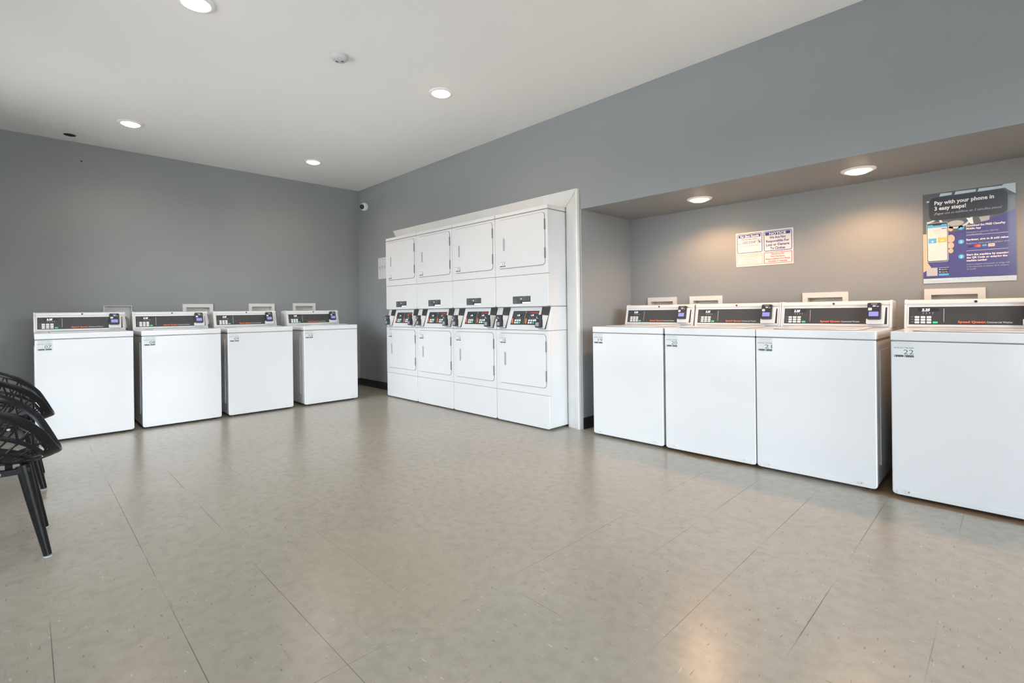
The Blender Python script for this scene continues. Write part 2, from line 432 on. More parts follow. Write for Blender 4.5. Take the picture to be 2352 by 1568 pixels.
for a, c in WINDOWS_END:
    wn += 1
    f = MB()
    for p, q in (((XR+0.04, a, WZ[0]), (XR+0.11, a+0.05, WZ[1])), ((XR+0.04, c-0.05, WZ[0]), (XR+0.11, c, WZ[1])),
                 ((XR+0.04, a+0.05, WZ[0]), (XR+0.11, c-0.05, WZ[0]+0.05)), ((XR+0.04, a+0.05, WZ[1]-0.05), (XR+0.11, c-0.05, WZ[1]))): f.box(p, q, 'alum')
    w = struct(f.build('window_%d' % wn, smooth=False))
    g = MB(); g.box((XR+0.074, a+0.05, WZ[0]+0.05), (XR+0.08, c-0.05, WZ[1]-0.05), 'glass'); g.build('pane', w, smooth=False)
b = MB(); b.box((-60, -80, -0.22), (90, 60, -0.12), 'asphalt'); struct(b.build('ground', smooth=False))

# baseboards
def cove(b, pts):      # vinyl base along a polyline; the wall is to the left of travel
    prof = [(0.0, 0.0), (0.010, 0.0), (0.007, 0.012), (0.004, 0.030), (0.004, 0.098), (0.0, 0.100)]
    for (p, q) in zip(pts[:-1], pts[1:]):
        p = Vector(p); q = Vector(q); d = (q-p).normalized(); n = Vector((d.y, -d.x))
        vs = [(p.x+n.x*o, p.y+n.y*o, z) for o, z in prof]+[(q.x+n.x*o, q.y+n.y*o, z) for o, z in prof]
        k = len(prof)
        b.add(vs, [(i, (i+1) % k, k+(i+1) % k, k+i) for i in range(k)]+[tuple(range(k-1, -1, -1)), tuple(range(k, 2*k))], 'base')
b = MB(); cove(b, [(0, YF), (0, -0.0)]); struct(b.build('baseboard_left', smooth=False))
b = MB(); cove(b, [(0.0, 0), (OX0-0.02, 0)]); struct(b.build('baseboard_back', smooth=False))
b = MB(); cove(b, [(XA, 0.002), (XA, YA)]); cove(b, [(XA, YA), (8.0, YA)]); struct(b.build('baseboard_alcove', smooth=False))
# casing round the dryer opening: profile thick at its outer edge, mitred corner
def casing():
    b = MB()
    W = 0.145; x1 = 4.078; z1 = 2.133; x0 = 1.013
    prof = [(0, 0), (0, 0.030), (0.012, 0.036), (0.030, 0.030), (0.060, 0.019), (0.100, 0.015), (W-0.01, 0.014), (W, 0.008), (W, 0)]   # (in from outer edge, out from wall)
    k = len(prof)
    def seg(A, B):
        vs = A+B
        b.add(vs, [(i, i+1, k+i+1, k+i) for i in range(k-1)]+[tuple(range(k)), tuple(range(2*k-1, k-1, -1))], 'trim')
    miter = [(x1-w, -t, z1-w) for w, t in prof]
    seg([(x0+0.02*math.sin(w/W*PI)+w*0.12, -t, z1-w) for w, t in prof], miter)
    seg([(x-0.0012*0, y, z) for x, y, z in miter], [(x1-w, -t, 0.0) for w, t in prof])
    b.tube([(x, y-0.0004, z) for x, y, z in miter[1:]], 0.0011, 'gap', n=6)
    return b.build('trim_1', smooth=True)
struct(casing())
b = MB(); b.box((x1 := XA-0.006, -0.0015, 0.0), (XA+0.0008, -0.0002, ZS), 'lightgrey'); b.box((XA, -0.0015, 0.0), (XA+0.001, 0.005, ZS), 'lightgrey')
struct(b.build('trim_2', smooth=False))

# ------------------------------------------------------------------ washers
WW, WD = 0.65, 0.71
SL = math.atan2(0.035, 0.150)
SLOPE = Matrix.Translation((0, 0.500, 0.921)) @ Matrix.Rotation(-SL, 4, 'X') @ FRONT      # sloping console face, h measured up it
def number_sticker(num, T, parent, s=1.0):
    b = MB(T)
    w, h = 0.092*s, 0.090*s
    b.slab(0, -h, w, 0, 0, 0.0005, 0.003, 'paper')
    o = 0.0008
    b.text('Pay with your Phone', w/2, -0.011*s, 0.0105*s, o, 'greyprint', align='C', width=w*0.86)
    b.text('Pague con su telefono', w/2, -0.019*s, 0.006*s, o, 'lightgrey', align='C', width=w*0.62)
    b.rect(w*0.04, -0.0255*s, w*0.96, -0.0245*s, o, 'lightgrey')
    b.text('Scan QR Code', w*0.03, -0.036*s, 0.0085*s, o, 'greenprint', width=w*0.40, bold=True)
    b.circ(w*0.5, -0.033*s, 0.0045*s, 0.0008*s, o, 'greenprint')
    b.text('Enter Number', w*0.58, -0.036*s, 0.0085*s, o, 'greenprint', width=w*0.39, bold=True)
    b.text(num, w*0.48, -0.068*s, 0.036*s, o, 'greenprint', width=w*0.48)
    for x in (0.04, 0.52):
        b.slab(w*x, -0.084*s, w*(x+0.44), -0.073*s, 0.0006, 0.0009, 0.002*s, 'black')
        b.disc(w*(x+0.05), -0.0785*s, 0.0025*s, 0.0011, 'white', n=10)
        b.text('App Store' if x < 0.3 else 'Google Play', w*(x+0.12), -0.081*s, 0.007*s, 0.0011, 'lightgrey', width=w*0.29)
    o = b.build('number_sticker', parent, smooth=False)
    o['label'] = 'small white sticker printed with number %s' % num
    return o

def make_washer():
    t = thing('washing_machine', 'washer', 'washing machine')
    # cabinet: rounded front bottom corners
    b = MB(FRONT)
    b.slab(0.004, 0.022, WW-0.004, 0.860, -WD, -0.022, 0.012, 'enamel', corners=(1, 1, 0, 0))
    b.slab(0.002, 0.018, WW-0.002, 0.861, -0.030, 0.0, 0.018, 'enamel', corners=(1, 1, 0, 0))
    b.build('cabinet', t, bevel=0.006, seg=3)
    # kick flange: lightly stepped band along the bottom of the front
    b = MB(FRONT); b.slab(0.024, 0.0195, WW-0.024, 0.046, -0.01, 0.0015, 0.002, 'enamel')
    b.build('bottom_flange', t, bevel=0.0012)
    for x in (0.075, WW-0.075):
        b = MB(FRONT); b.prism([(x-0.020, 0.046), (x-0.014, 0.038), (x-0.006, 0.030), (x+0.006, 0.030), (x+0.014, 0.038), (x+0.020, 0.046), (x+0.012, 0.052), (x-0.012, 0.052)][::1], 0.0, 0.004, 'enamel')
        b.disc(x, 0.040, 0.005, 0.0046, 'steel', n=12)
        b.build('screw_tab', t, smooth=False)
    for x in (0.05, WW-0.05):
        for y in (0.05, WD-0.05):
            b = MB(Matrix.Translation((x, y, 0))); b.lathe([(0.018, 0), (0.018, 0.008), (0.008, 0.010), (0.008, 0.03)], 'darker', n=12); b.build('foot', t)
    # pressed panels on the two sides
    for x0, x1 in ((-0.0005, 0.0045), (WW-0.0045, WW+0.0005)):
        b = MB(); b.box((x0, 0.12, 0.13), (x1, 0.60, 0.80), 'enamel'); b.build('side_panel', t, bevel=0.003)
    # deck
    b = MB(); b.box((0.004, 0.006, 0.852), (WW-0.004, WD-0.006, 0.870), 'gap'); b.build('deck_seam_shade', t, smooth=False)  # dark strip painted as the shade in the seam below the deck
    b = MB(); b.box((0, 0, 0.865), (WW, WD, 0.915), 'enamel'); b.build('top_deck', t, bevel=0.007, seg=3)
    # lid with chamfered corners and finger dip
    def lid_outline(x0, y0, x1, y1, c): return [(x0+c, y0), (x1-c, y0), (x1, y0+c*0.6), (x1, y1), (x0, y1), (x0, y0+c*0.6)]
    TOP = Matrix.Translation((0, 0, 0.915))
    b = MB(TOP); b.prism(lid_outline(0.092, 0.032, WW-0.092, 0.478, 0.045), 0.0, 0.0025, 'gap')
    b.prism(lid_outline(0.096, 0.036, WW-0.096, 0.474, 0.045), 0.0, 0.008, 'enamel')
    lid = b.build('lid', t, bevel=0.003)
    b = MB(TOP); b.flat([(WW/2+0.085*math.cos(a), 0.052+0.012*math.sin(a)) for a in [2*PI*k/24 for k in range(24)]], 0.0085, 'gap')
    b.build('lid_finger_dip', lid, smooth=False)
    # console housing
    b = MB(); prof = [(0.500, 0.915), (0.500, 0.922), (0.5345, 1.062), (0.531, 1.070), (0.534, 1.084), (0.545, 1.091), (0.575, 1.093), (0.690, 1.086), (0.700, 0.915)]
    k = len(prof)
    vs = [(0.006, y, z) for y, z in prof]+[(WW-0.006, y, z) for y, z in prof]
    b.add(vs, [(i, (i+1) % k, k+(i+1) % k, k+i) for i in range(k)]+[tuple(range(k-1, -1, -1)), tuple(range(k, 2*k))], 'plastic')
    hs = b.build('console_housing', t, bevel=0.003)
    for a, c in ((0.0, 0.012), (WW-0.012, WW)):
        b = MB(); q = [(0.497, 0.915), (0.496, 0.922), (0.530, 1.064), (0.527, 1.070), (0.530, 1.087), (0.544, 1.095), (0.575, 1.096), (0.694, 1.089), (0.703, 0.915)]
        vs = [(a, y, z) for y, z in q]+[(c, y, z) for y, z in q]
        b.add(vs, [(i, (i+1) % k, k+(i+1) % k, k+i) for i in range(k)]+[tuple(range(k-1, -1, -1)), tuple(range(k, 2*k))], 'plastic')
        b.build('end_cap', t, bevel=0.003)
    b = MB(SLOPE); b.rect(0.016, 0.0, WW-0.016, 0.0035, 0.0006, 'gap'); b.build('base_gap', hs, smooth=False)
    lk = Matrix.Translation((WW/2+0.005, 0.5335, 1.077)) @ Matrix.Rotation(PI/2, 4, 'X')
    b = MB(lk); b.lathe([(0.0085, -0.002), (0.0085, 0.003), (0.007, 0.0045)], 'steel', n=20); b.lathe([(0.0068, 0.0), (0.0068, 0.005)], 'darker', n=20); b.build('lock', hs)
    # fascia
    b = MB(SLOPE)
    b.frame(0.014, 0.010, WW-0.014, 0.139, 0.004, 0.009, 0.0022, 'plastic')
    b.slab(0.022, 0.018, WW-0.022, 0.131, 0, 0.0015, 0.002, 'dark')
    o = 0.0021
    b.rect(0.1875, 0.036, 0.1905, 0.118, o, 'greyprint')
    b.text('Speed Queen', 0.252, 0.031, 0.0165, o, 'orange', bold=True, width=0.119)
    b.text('Commercial Washer', 0.376, 0.031, 0.0135, o, 'white', width=0.106)
    b.rect(0.066, 0.101, 0.165, 0.122, 0.0018, 'darker')
    for i, x in enumerate((0.093, 0.108, 0.123, 0.138)):
        b.disc(x, 0.092, 0.0028, o, 'lightgrey', n=10); b.text('+=~o'[i], x-0.003, 0.080, 0.008, o, 'greyprint')
    for r in range(3): b.text(('Hot', 'Warm', 'Cold')[r], 0.046, 0.068-r*0.0165-0.002, 0.007, o, 'lightgrey', align='R', width=0.012)
    fa = b.build('fascia', t, smooth=False)
    b = MB(SLOPE); b.text('2.25', 0.085, 0.1035, 0.0215, 0.0024, 'digit', shear=0.2, width=0.037, bold=True); b.build('display_digits', fa, smooth=False)
    for r in range(3):
        for c in range(3):
            x = 0.052+c*0.0285; h = 0.0655-r*0.0165
            b = MB(SLOPE); b.slab(x, h-0.006, x+0.022, h+0.006, 0.001, 0.0036, 0.002, 'white'); b.text(('Normal', 'Bulky', 'Delicate')[c], x+0.011, h-0.002, 0.005, 0.0042, 'greyprint', align='C', width=0.015)
            b.build('button', fa, smooth=False)
    b = MB(SLOPE); b.slab(0.138, 0.0265, 0.161, 0.0385, 0.001, 0.0036, 0.003, 'green'); b.build('start_button', fa, smooth=False)
    # card reader on its white bracket
    b = MB(SLOPE)
    b.prism([(0.520, 0.020), (0.526, 0.014), (0.608, 0.014), (0.614, 0.020), (0.618, 0.132), (0.612, 0.138), (0.596, 0.138), (0.520, 0.046)], 0.001, 0.030, 'plastic')
    br = b.build('reader_bracket', t, bevel=0.003)
    R = SLOPE @ Matrix.Translation((0, 0, 0.014)) @ Matrix.Rotation(math.radians(-6), 4, 'X')
    b = MB(R); b.slab(0.526, 0.040, 0.600, 0.152, 0.008, 0.040, 0.009, 'reader'); rd = b.build('card_reader', t, bevel=0.004)
    rd['label'] = 'black phone payment reader with blue screen'
    b = MB(R); b.slab(0.537, 0.058, 0.588, 0.089, 0.0395, 0.0408, 0.002, 'screen'); b.build('screen', rd, smooth=False)
    b = MB(R); b.slab(0.533, 0.098, 0.552, 0.115, 0.0395, 0.0410, 0.003, 'white'); b.rect(0.537, 0.103, 0.548, 0.110, 0.0416, 'greyprint'); b.build('contactless_mark', rd, smooth=False)
    b = MB(R); b.text('CleanPay', 0.563, 0.138, 0.009, 0.0412, 'white', align='C', width=0.032)
    b.slab(0.556, 0.124, 0.572, 0.131, 0.0395, 0.0410, 0.001, 'white'); b.slab(0.577, 0.122, 0.588, 0.127, 0.0395, 0.0410, 0.001, 'lightgrey'); b.build('reader_lettering', rd, smooth=False)
    return t

W0 = make_washer()
WASHERS = [   # number, front-left corner x, y, rotation
    ('07', 1.110, -3.443, PI/2, 'white top-loading washer numbered 07, first from the left, partly behind the black chairs', 'L'),
    ('08', 1.110, -2.735, PI/2, 'white top-loading washer numbered 08, between washers 07 and 09', 'L'),
    ('09', 1.110, -2.025, PI/2, 'white top-loading washer numbered 09, between washers 08 and 10', 'L'),
    ('10', 1.110, -1.255, PI/2, 'white top-loading washer numbered 10, nearest the room corner', 'L'),
    ('19', 4.272, -0.091, 0, 'white top-loading washer numbered 19, beside the dryer trim in the alcove', 'R'),
    ('20', 4.936, -0.091, 0, 'white top-loading washer numbered 20, tight against washer 21 in the alcove', 'R'),
    ('21', 5.588, -0.091, 0, 'white top-loading washer numbered 21, its right side showing beside a narrow gap', 'R'),
    ('22', 6.302, -0.091, 0, 'white top-loading washer numbered 22, nearest the camera, under the blue poster', 'R')]
GL = 'top-loading washers along the left wall'; GR = 'top-loading washers in the alcove'
made = []
for i, (num, x, y, rz, lab, side) in enumerate(WASHERS):
    grp = GL if side == 'L' else GR
    if i == 0:
        w = W0
    else:
        w = dup(W0, (x, y, 0), rz, lab, grp)
    made.append((w, num))
W0.location = (WASHERS[0][1], WASHERS[0][2], 0); W0.rotation_euler = (0, 0, PI/2); W0['label'] = WASHERS[0][4]; W0['group'] = GL
for w, num in made:
    number_sticker(num, plane_at(FRONT, 0.014, 0.8600, 0.0002) , w)

# ------------------------------------------------------------------ stacked dryers
DW, DD = 0.6828, 0.70
CS = math.atan2(0.040, 0.212)
CSL = Matrix.Translation((0, 0.002, 0.879)) @ Matrix.Rotation(-CS, 4, 'X') @ FRONT
def make_dryer():
    t = thing('stacked_dryer', 'dryer', 'dryer')
    b = MB(FRONT)
    b.slab(0.004, 0.016, DW-0.004, 0.877, -DD, -0.024, 0.01, 'enamel', corners=(1, 1, 0, 0)); b.build('lower_cabinet', t, bevel=0.003)
    b = MB(FRONT); b.slab(0.002, 0.012, DW-0.002, 0.304, -0.026, 0, 0.022, 'enamel', corners=(1, 1, 0, 0)); b.build('lower_access_panel', t, bevel=0.005, seg=3)
    b = MB(FRONT); b.slab(0.002, 0.3065, DW-0.002, 0.876, -0.026, 0, 0.002, 'enamel'); b.build('lower_front_panel', t, bevel=0.003)
    b = MB(FRONT); b.slab(0.004, 1.095, DW-0.004, 1.946, -DD, -0.024, 0.005, 'enamel'); b.build('upper_cabinet', t, bevel=0.003)
    b = MB(FRONT); b.slab(0.002, 1.386, DW-0.002, 1.945, -0.026, 0, 0.002, 'enamel'); b.build('upper_front_panel', t, bevel=0.003)
    b = MB(FRONT); b.slab(0.002, 1.093, DW-0.002, 1.3835, -0.026, 0, 0.022, 'enamel', corners=(1, 1, 0, 0)); b.build('upper_access_panel', t, bevel=0.005, seg=3)
    b = MB(FRONT); b.slab(0.006, 1.943, DW-0.006, 1.953, -DD+0.01, -0.004, 0.002, 'gap'); b.build('cap_seam_shade', t, smooth=False)  # dark strip put in for the shade of the seam under the cap
    b = MB(FRONT); b.slab(0.003, 1.9515, DW-0.003, 1.9852, -DD, 0.0, 0.003, 'enamel'); b.build('top_cap', t, bevel=0.005)
    for z in (0.052, 1.130):
        for x in (0.065, DW-0.055):
            b = MB(FRONT); b.circ(x-0.006, z-0.012, 0.011, 0.002, 0.0006, 'lightgrey', n=14, a0=0.3, a1=PI); b.disc(x, z-0.018, 0.0032, 0.001, 'steel', n=10); b.build('screw', t, smooth=False)
    # console zone
    b = MB(); prof = [(0.002, 0.879), (0.042, 1.0915), (DD, 1.0915), (DD, 0.879)]; k = 4
    vs = [(0.003, y, z) for y, z in prof]+[(DW-0.003, y, z) for y, z in prof]
    b.add(vs, [(i, (i+1) % k, k+(i+1) % k, k+i) for i in range(k)]+[tuple(range(k-1, -1, -1)), tuple(range(k, 2*k))], 'enamel')
    b.build('console_housing', t, bevel=0.004)
    b = MB(CSL)
    b.slab(0.180, 0.040, 0.556, 0.186, 0, 0.0025, 0.004, 'plastic')
    b.prism([(0.190, 0.048), (0.520, 0.048), (0.546, 0.178), (0.216, 0.178)], 0.0, 0.004, 'dark')
    o = 0.0045
    b.prism([(0.364, 0.060), (0.3665, 0.060), (0.378, 0.150), (0.3755, 0.150)], 0.004, o, 'greyprint')
    b.circ(0.382, 0.165, 0.008, 0.003, o, 'greyprint')
    b.text('Speed Queen', 0.440, 0.160, 0.014, o, 'red', bold=True, width=0.092)
    b.slab(0.436, 0.155, 0.536, 0.158, 0.004, o, 0.001, 'red')
    for dx in (0, 0.176):
        b.slab(0.268+dx, 0.127, 0.342+dx, 0.147, 0.004, o, 0.002, 'darker')
        for j, xx in enumerate((0.262, 0.292, 0.312)):
            b.disc(xx+dx, 0.110, 0.0028, o, 'lightgrey', n=8); b.rect(xx+dx-0.003, 0.097, xx+dx+0.005, 0.102, o, 'greyprint')
        b.slab(0.206+dx, 0.060, 0.222+dx, 0.108, 0.004, o, 0.007, 'orange')
    fa = b.build('fascia', t, smooth=False)
    for dx in (0, 0.176):
        b = MB(CSL); b.text('1.75', 0.272+dx, 0.130, 0.019, 0.005, 'digit', shear=0.2, width=0.034, bold=True); b.build('display_digits', fa, smooth=False)
        for r in range(2):
            for c in range(3):
                x = 0.245+dx+c*0.0285+r*(-0.003); h = 0.089-r*0.021
                b = MB(CSL); b.slab(x, h-0.0075, x+0.020, h+0.0075, 0.004, 0.0062, 0.003, 'green' if (r and c == 2) else 'white'); b.build('button', fa, smooth=False)
    # payment mounts
    for x0, nm in ((0.056, 'a'), (0.560, 'b')):
        b = MB(CSL)
        b.prism([(x0, 0.012), (x0+0.082, 0.012), (x0+0.112, 0.212), (x0+0.012, 0.212)], 0.0, 0.003, 'dark')
        b.build('mounting_plate', t, smooth=False)
        b = MB(CSL)
        # wedge bracket: thin at the bottom of the plate, standing forward
        q = [(x0-0.006, 0.014), (x0+0.070, 0.014), (x0+0.098, 0.135), (x0+0.010, 0.142)]
        n0 = [(x, h, 0.002) for x, h in q]; n1 = [(x0-0.004, 0.022, 0.050), (x0+0.060, 0.022, 0.046), (x0+0.084, 0.126, 0.058), (x0+0.006, 0.132, 0.062)]
        b.add(n0+n1, [(3, 2, 1, 0), (4, 5, 6, 7), (0, 1, 5, 4), (1, 2, 6, 5), (2, 3, 7, 6), (3, 0, 4, 7)], 'cream')
        b.build('reader_bracket', t, bevel=0.003)
        R = Matrix.Translation((x0+0.001, -0.052, 0.906)) @ Matrix.Rotation(math.radians(-7), 4, 'Z') @ FRONT
        b = MB(R); b.slab(0, 0, 0.072, 0.114, -0.034, 0, 0.010, 'reader'); rd = b.build('card_reader', t, bevel=0.004)
        rd['label'] = 'black phone payment reader with small grey screen'
        b = MB(R); b.slab(0.012, 0.012, 0.056, 0.046, -0.001, 0.001, 0.002, 'handle'); b.build('screen', rd, smooth=False)
        b = MB(R); b.slab(0.004, 0.056, 0.020, 0.074, -0.001, 0.0012, 0.002, 'white'); b.build('contactless_mark', rd, smooth=False)
        b = MB(R); b.text('CleanPay', 0.030, 0.096, 0.009, 0.001, 'white', align='C', width=0.028); b.slab(0.022, 0.082, 0.036, 0.089, -0.001, 0.001, 0.001, 'white'); b.slab(0.040, 0.078, 0.052, 0.084, -0.001, 0.001, 0.001, 'lightgrey'); b.build('reader_lettering', rd, smooth=False)
    # doors
    for z0, z1, hz0, hz1, nm in ((0.374, 0.845, 0.541, 0.668, 'lower_door'), (1.460, 1.922, 1.625, 1.747, 'upper_door')):
        b = MB(FRONT); b.slab(0.044, z0-0.0035, 0.6505, z1+0.0035, -0.004, 0.0030, 0.034, 'gap')
        b.slab(0.0475, z0, 0.647, z1, -0.004, 0.008, 0.031, 'enamel'); d = b.build(nm, t, bevel=0.004, seg=3)
        b = MB(FRONT); b.slab(0.108, hz0-0.014, 0.166, hz1+0.014, 0.0078, 0.0092, 0.005, 'enamel'); b.slab(0.121, hz0, 0.146, hz1, 0.0085, 0.0100, 0.012, 'handle'); b.build('recessed_handle', d, smooth=False)
        for hz in (z0+0.055, z1-0.155):
            b = MB(FRONT); b.slab(0.6475, hz, 0.6535, hz+0.095, 0.0, 0.011, 0.002, 'gap'); b.build('hinge', d, smooth=False)
    # warning label
    b = MB(FRONT); X0, Z0, X1, Z1 = 0.238, 1.121, 0.466, 1.190; o = 0.0008
    b.slab(X0, Z0, X1, Z1, 0, 0.0005, 0.001, 'black')
    for j in range(6):
        z = Z1-0.010-j*0.0105
        b.text('WARNING do not dry articles'[:26-j], X0+0.008, z, 0.0085, o, 'lightgrey', width=0.092)
        if j < 4: b.text('ADVERTENCIA no seque ropa'[:25-j], X0+0.122, z, 0.0085, o, 'lightgrey', width=0.098)
    b.disc(X0+0.108, Z1-0.024, 0.012, o, 'greyprint', n=16)
    b.rect(X0+0.122, Z0+0.001, X1-0.001, Z0+0.016, o, 'white')
    b.build('warning_label', t, smooth=False)
    return t
D0 = make_dryer()
XD = 1.1965; YD = -0.254
DL = ['white stacked dryer numbered 11 and 12, farthest left beside the paper notice',
      'white stacked dryer numbered 13 and 14, second from the left of the dryer bank',
      'white stacked dryer numbered 15 and 16, third from the left of the dryer bank',
      'white stacked dryer numbered 17 and 18, at the right end next to the white trim']
GD = 'bank of stacked dryers'
for i in range(4):
    loc = (XD+i*DW, YD, 0)
    if i == 0:
        d = D0; continue
    d = dup(D0, loc, 0, DL[i], GD)
    number_sticker(str(11+2*i), plane_at(FRONT, 0.072, 1.552, 0.0083), d, 0.92)
    number_sticker(str(12+2*i), plane_at(FRONT, 0.062, 0.830, 0.0083), d, 0.92)
D0.location = (XD, YD, 0); D0['label'] = DL[0]; D0['group'] = GD
number_sticker('11', plane_at(FRONT, 0.072, 1.552, 0.0083), D0, 0.92)
number_sticker('12', plane_at(FRONT, 0.062, 0.830, 0.0083), D0, 0.92)

# ------------------------------------------------------------------ recessed hose boxes on the walls (a shallow surround with a sunken tray)
GOA = 'laundry outlet boxes on the alcove wall'; GOL = 'laundry outlet boxes on the left wall'
ALC_LAB = ['cream outlet box on the alcove wall above washer 19', 'cream outlet box on the alcove wall between the consoles of washers 19 and 20',
           'cream outlet box on the alcove wall above washer 21', 'cream outlet box on the alcove wall under the blue poster, behind washer 22']
LEFT_LAB = ['cream outlet box without surround, on the left wall behind washer 07', 'cream framed outlet box on the left wall behind washer 08',
            'cream framed outlet box on the left wall behind washer 09', 'cream framed outlet box on the left wall behind washer 10']
def real_box(label, group, loc, rz, w, framed):
    """surround on the wall face and a tray that really goes into the wall"""
    t = thing('laundry_outlet_box', label, 'outlet box', loc, rz, group)
    h = 0.24; fr = 0.036 if framed else 0.005; ft = 0.040 if framed else 0.005; d = 0.012
    b = MB(FRONT)
    out = [(-w/2, -h), (w/2, -h), (w/2, 0), (-w/2, 0)]; inn = [(-w/2+fr, -h+fr), (w/2-fr, -h+fr), (w/2-fr, -ft), (-w/2+fr, -ft)]
    vs = [(x, z, d) for x, z in out]+[(x, z, d) for x, z in inn]+[(x, z, 0.0) for x, z in out]+[(x, z, 0.0) for x, z in inn]
    fs = []
    for i in range(4):
        j = (i+1) % 4
        fs += [(i, j, 4+j, 4+i), (8+i, 8+j, j, i), (4+i, 4+j, 12+j, 12+i)]
    b.add(vs, fs, 'cream'); b.build('surround', t, smooth=False)
    b = MB(FRONT); D = -0.07
    vs = [(x, z, 0.003) for x, z in inn]+[(x, z, D) for x, z in inn]
    b.add(vs, [(4, 5, 6, 7)]+[(i, 4+i, 4+(i+1) % 4, (i+1) % 4) for i in range(4)], 'cream'); b.build('tray', t, smooth=False)
    for x in (-0.055, 0.055):
        b = MB(FRONT); b.slab(x-0.012, -0.165, x+0.012, -0.125, -0.065, -0.03, 0.006, 'steel'); b.build('valve', t)
    return t
# holes for the trays are cut into the two walls
def cut(wall, boxes):
    for (lo, hi) in boxes:
        b = MB(); b.box(lo, hi, 'wall'); c = b.build('cutter', smooth=False)
        md = wall.modifiers.new('hole', 'BOOLEAN'); md.operation = 'DIFFERENCE'; md.object = c; md.solver = 'EXACT'
        dg = bpy.context.evaluated_depsgraph_get(); dg.update()
        me = bpy.data.meshes.new_from_object(wall.evaluated_get(dg))
        wall.modifiers.clear(); wall.data = me
        bpy.data.objects.remove(c)
ZT = {'A': 1.167, 'L': 1.180}
cuts = []
for i, (a, c) in enumerate(ALC_BOXES):
    real_box(ALC_LAB[i], GOA, ((a+c)/2, YA, ZT['A']), 0, c-a, True)
    cuts.append(((a+0.035, YA-0.02, ZT['A']-0.24+0.035), (c-0.035, YA+0.072, ZT['A']-0.039)))
cut(bpy.data.objects['wall_alcove'], cuts)
cuts = []
for i, (a, c) in enumerate(LEFT_BOXES):
    f = i > 0; fr = 0.036 if f else 0.005; ft = 0.040 if f else 0.005
    bx_ = real_box(LEFT_LAB[i], GOL, (0, (a+c)/2, (1.164, 1.184, 1.190, 1.197)[i]), PI/2, c-a, f)
    LB = globals().setdefault('LB', []); LB.append((bx_, (a+c)/2, (1.164, 1.184, 1.190, 1.197)[i]))
    zt = (1.164, 1.184, 1.190, 1.197)[i]
    cuts.append(((-0.072, a+fr-0.001, zt-0.24+fr-0.001), (0.02, c-fr+0.001, zt-ft+0.001)))
cut(bpy.data.objects['wall_left'], cuts)
# supply hoses from the left wall boxes
for bi, (y, zz) in enumerate(((-2.735, 1.02), (-1.975, 1.04))):
    bo, by, bz = LB[bi]; b = MB(Matrix.Rotation(-PI/2, 4, 'Z') @ Matrix.Translation((0, -by, -bz)))
    pts = [(-0.03, y, zz), (0.05, y+0.005, zz+0.02), (0.11, y+0.02, zz-0.03), (0.15, y+0.02, zz-0.16), (0.20, y+0.0, zz-0.40), (0.26, y-0.02, zz-0.62), (0.34, y-0.03, zz-0.70)]
    sm = []
    for i in range(len(pts)-1):
        p0 = Vector(pts[max(i-1, 0)]); p1 = Vector(pts[i]); p2 = Vector(pts[i+1]); p3 = Vector(pts[min(i+2, len(pts)-1)])
        for k in range(6):
            t_ = k/6; sm.append(0.5*((2*p1)+(p2-p0)*t_+(2*p0-5*p1+4*p2-p3)*t_*t_+(3*p1-p0-3*p2+p3)*t_**3))
    sm.append(Vector(pts[-1]))
    b.tube(sm, 0.011, 'hose', n=10)
    b.build('supply_hose', bo)

# ------------------------------------------------------------------ lights in the ceiling
def make_downlight():
    t = thing('recessed_downlight', 'downlight', 'ceiling light')
    b = MB(); b.lathe([(0.098, 0.0), (0.097, -0.005), (0.088, -0.010), (0.074, -0.011), (0.070, -0.006), (0.068, -0.001)], 'white', n=48); b.build('trim_ring', t)
    b = MB(); b.lathe([(0.069, -0.002), (0.066, -0.014), (0.050, -0.022), (0.025, -0.026), (0.001, -0.027)], 'lens', n=48); b.build('lens', t)
    return t
def add_lamp(t, power, spread=150, color=(1.0, 0.80, 0.60)):
    ld = bpy.data.lights.new('downlight_lamp', 'AREA'); ld.shape = 'DISK'; ld.size = 0.12; ld.energy = power; ld.color = color
    ld.spread = math.radians(spread)
    o = bpy.data.objects.new('downlight_lamp', ld); COL.objects.link(o); o.parent = t; o.location = (0, 0, -0.030)
LP = [(1.005, -2.783, 'round lit downlight over washer 07, left of the ceiling', 5), (0.978, -1.068, 'round lit downlight nearest the room corner', 5),
      (3.500, -1.065, 'round lit downlight in front of the dryer bank', 5), (3.490, -2.783, 'round lit downlight cut by the top edge of the photo', 5)]
GLT = 'downlights in the white ceiling'
L0 = make_downlight()
for i, (x, y, lab, pw) in enumerate(LP):
    t = L0 if i == 0 else dup(L0, (x, y, H), 0, lab, GLT)
    if i: add_lamp(t, pw)
L0.location = (LP[0][0], LP[0][1], H); L0['label'] = LP[0][2]; L0['group'] = GLT; add_lamp(L0, LP[0][3])
for i, (x, y, lab) in enumerate(((4.995, 0.40, 'round lit downlight in the alcove ceiling above washers 19 and 20'), (6.080, 0.37, 'round lit downlight in the alcove ceiling above washer 21'),
                    (7.20, 0.38, 'round lit downlight in the alcove ceiling beyond the right edge of the photo'))):
    t = thing('recessed_downlight', lab, 'ceiling light', (x, y, ZS), 0, 'downlights in the alcove ceiling')
    for ch in L0.children:
        if ch.type == 'MESH':
            c = ch.copy(); COL.objects.link(c); c.parent = t
    ld = bpy.data.lights.new('downlight_lamp', 'SPOT'); ld.energy = 36; ld.shadow_soft_size = 0.045; ld.color = WARM; ld.spot_size = math.radians(152); ld.spot_blend = 0.55
    lo = bpy.data.objects.new('downlight_lamp', ld); COL.objects.link(lo); lo.parent = t; lo.location = (0, 0, -0.034)

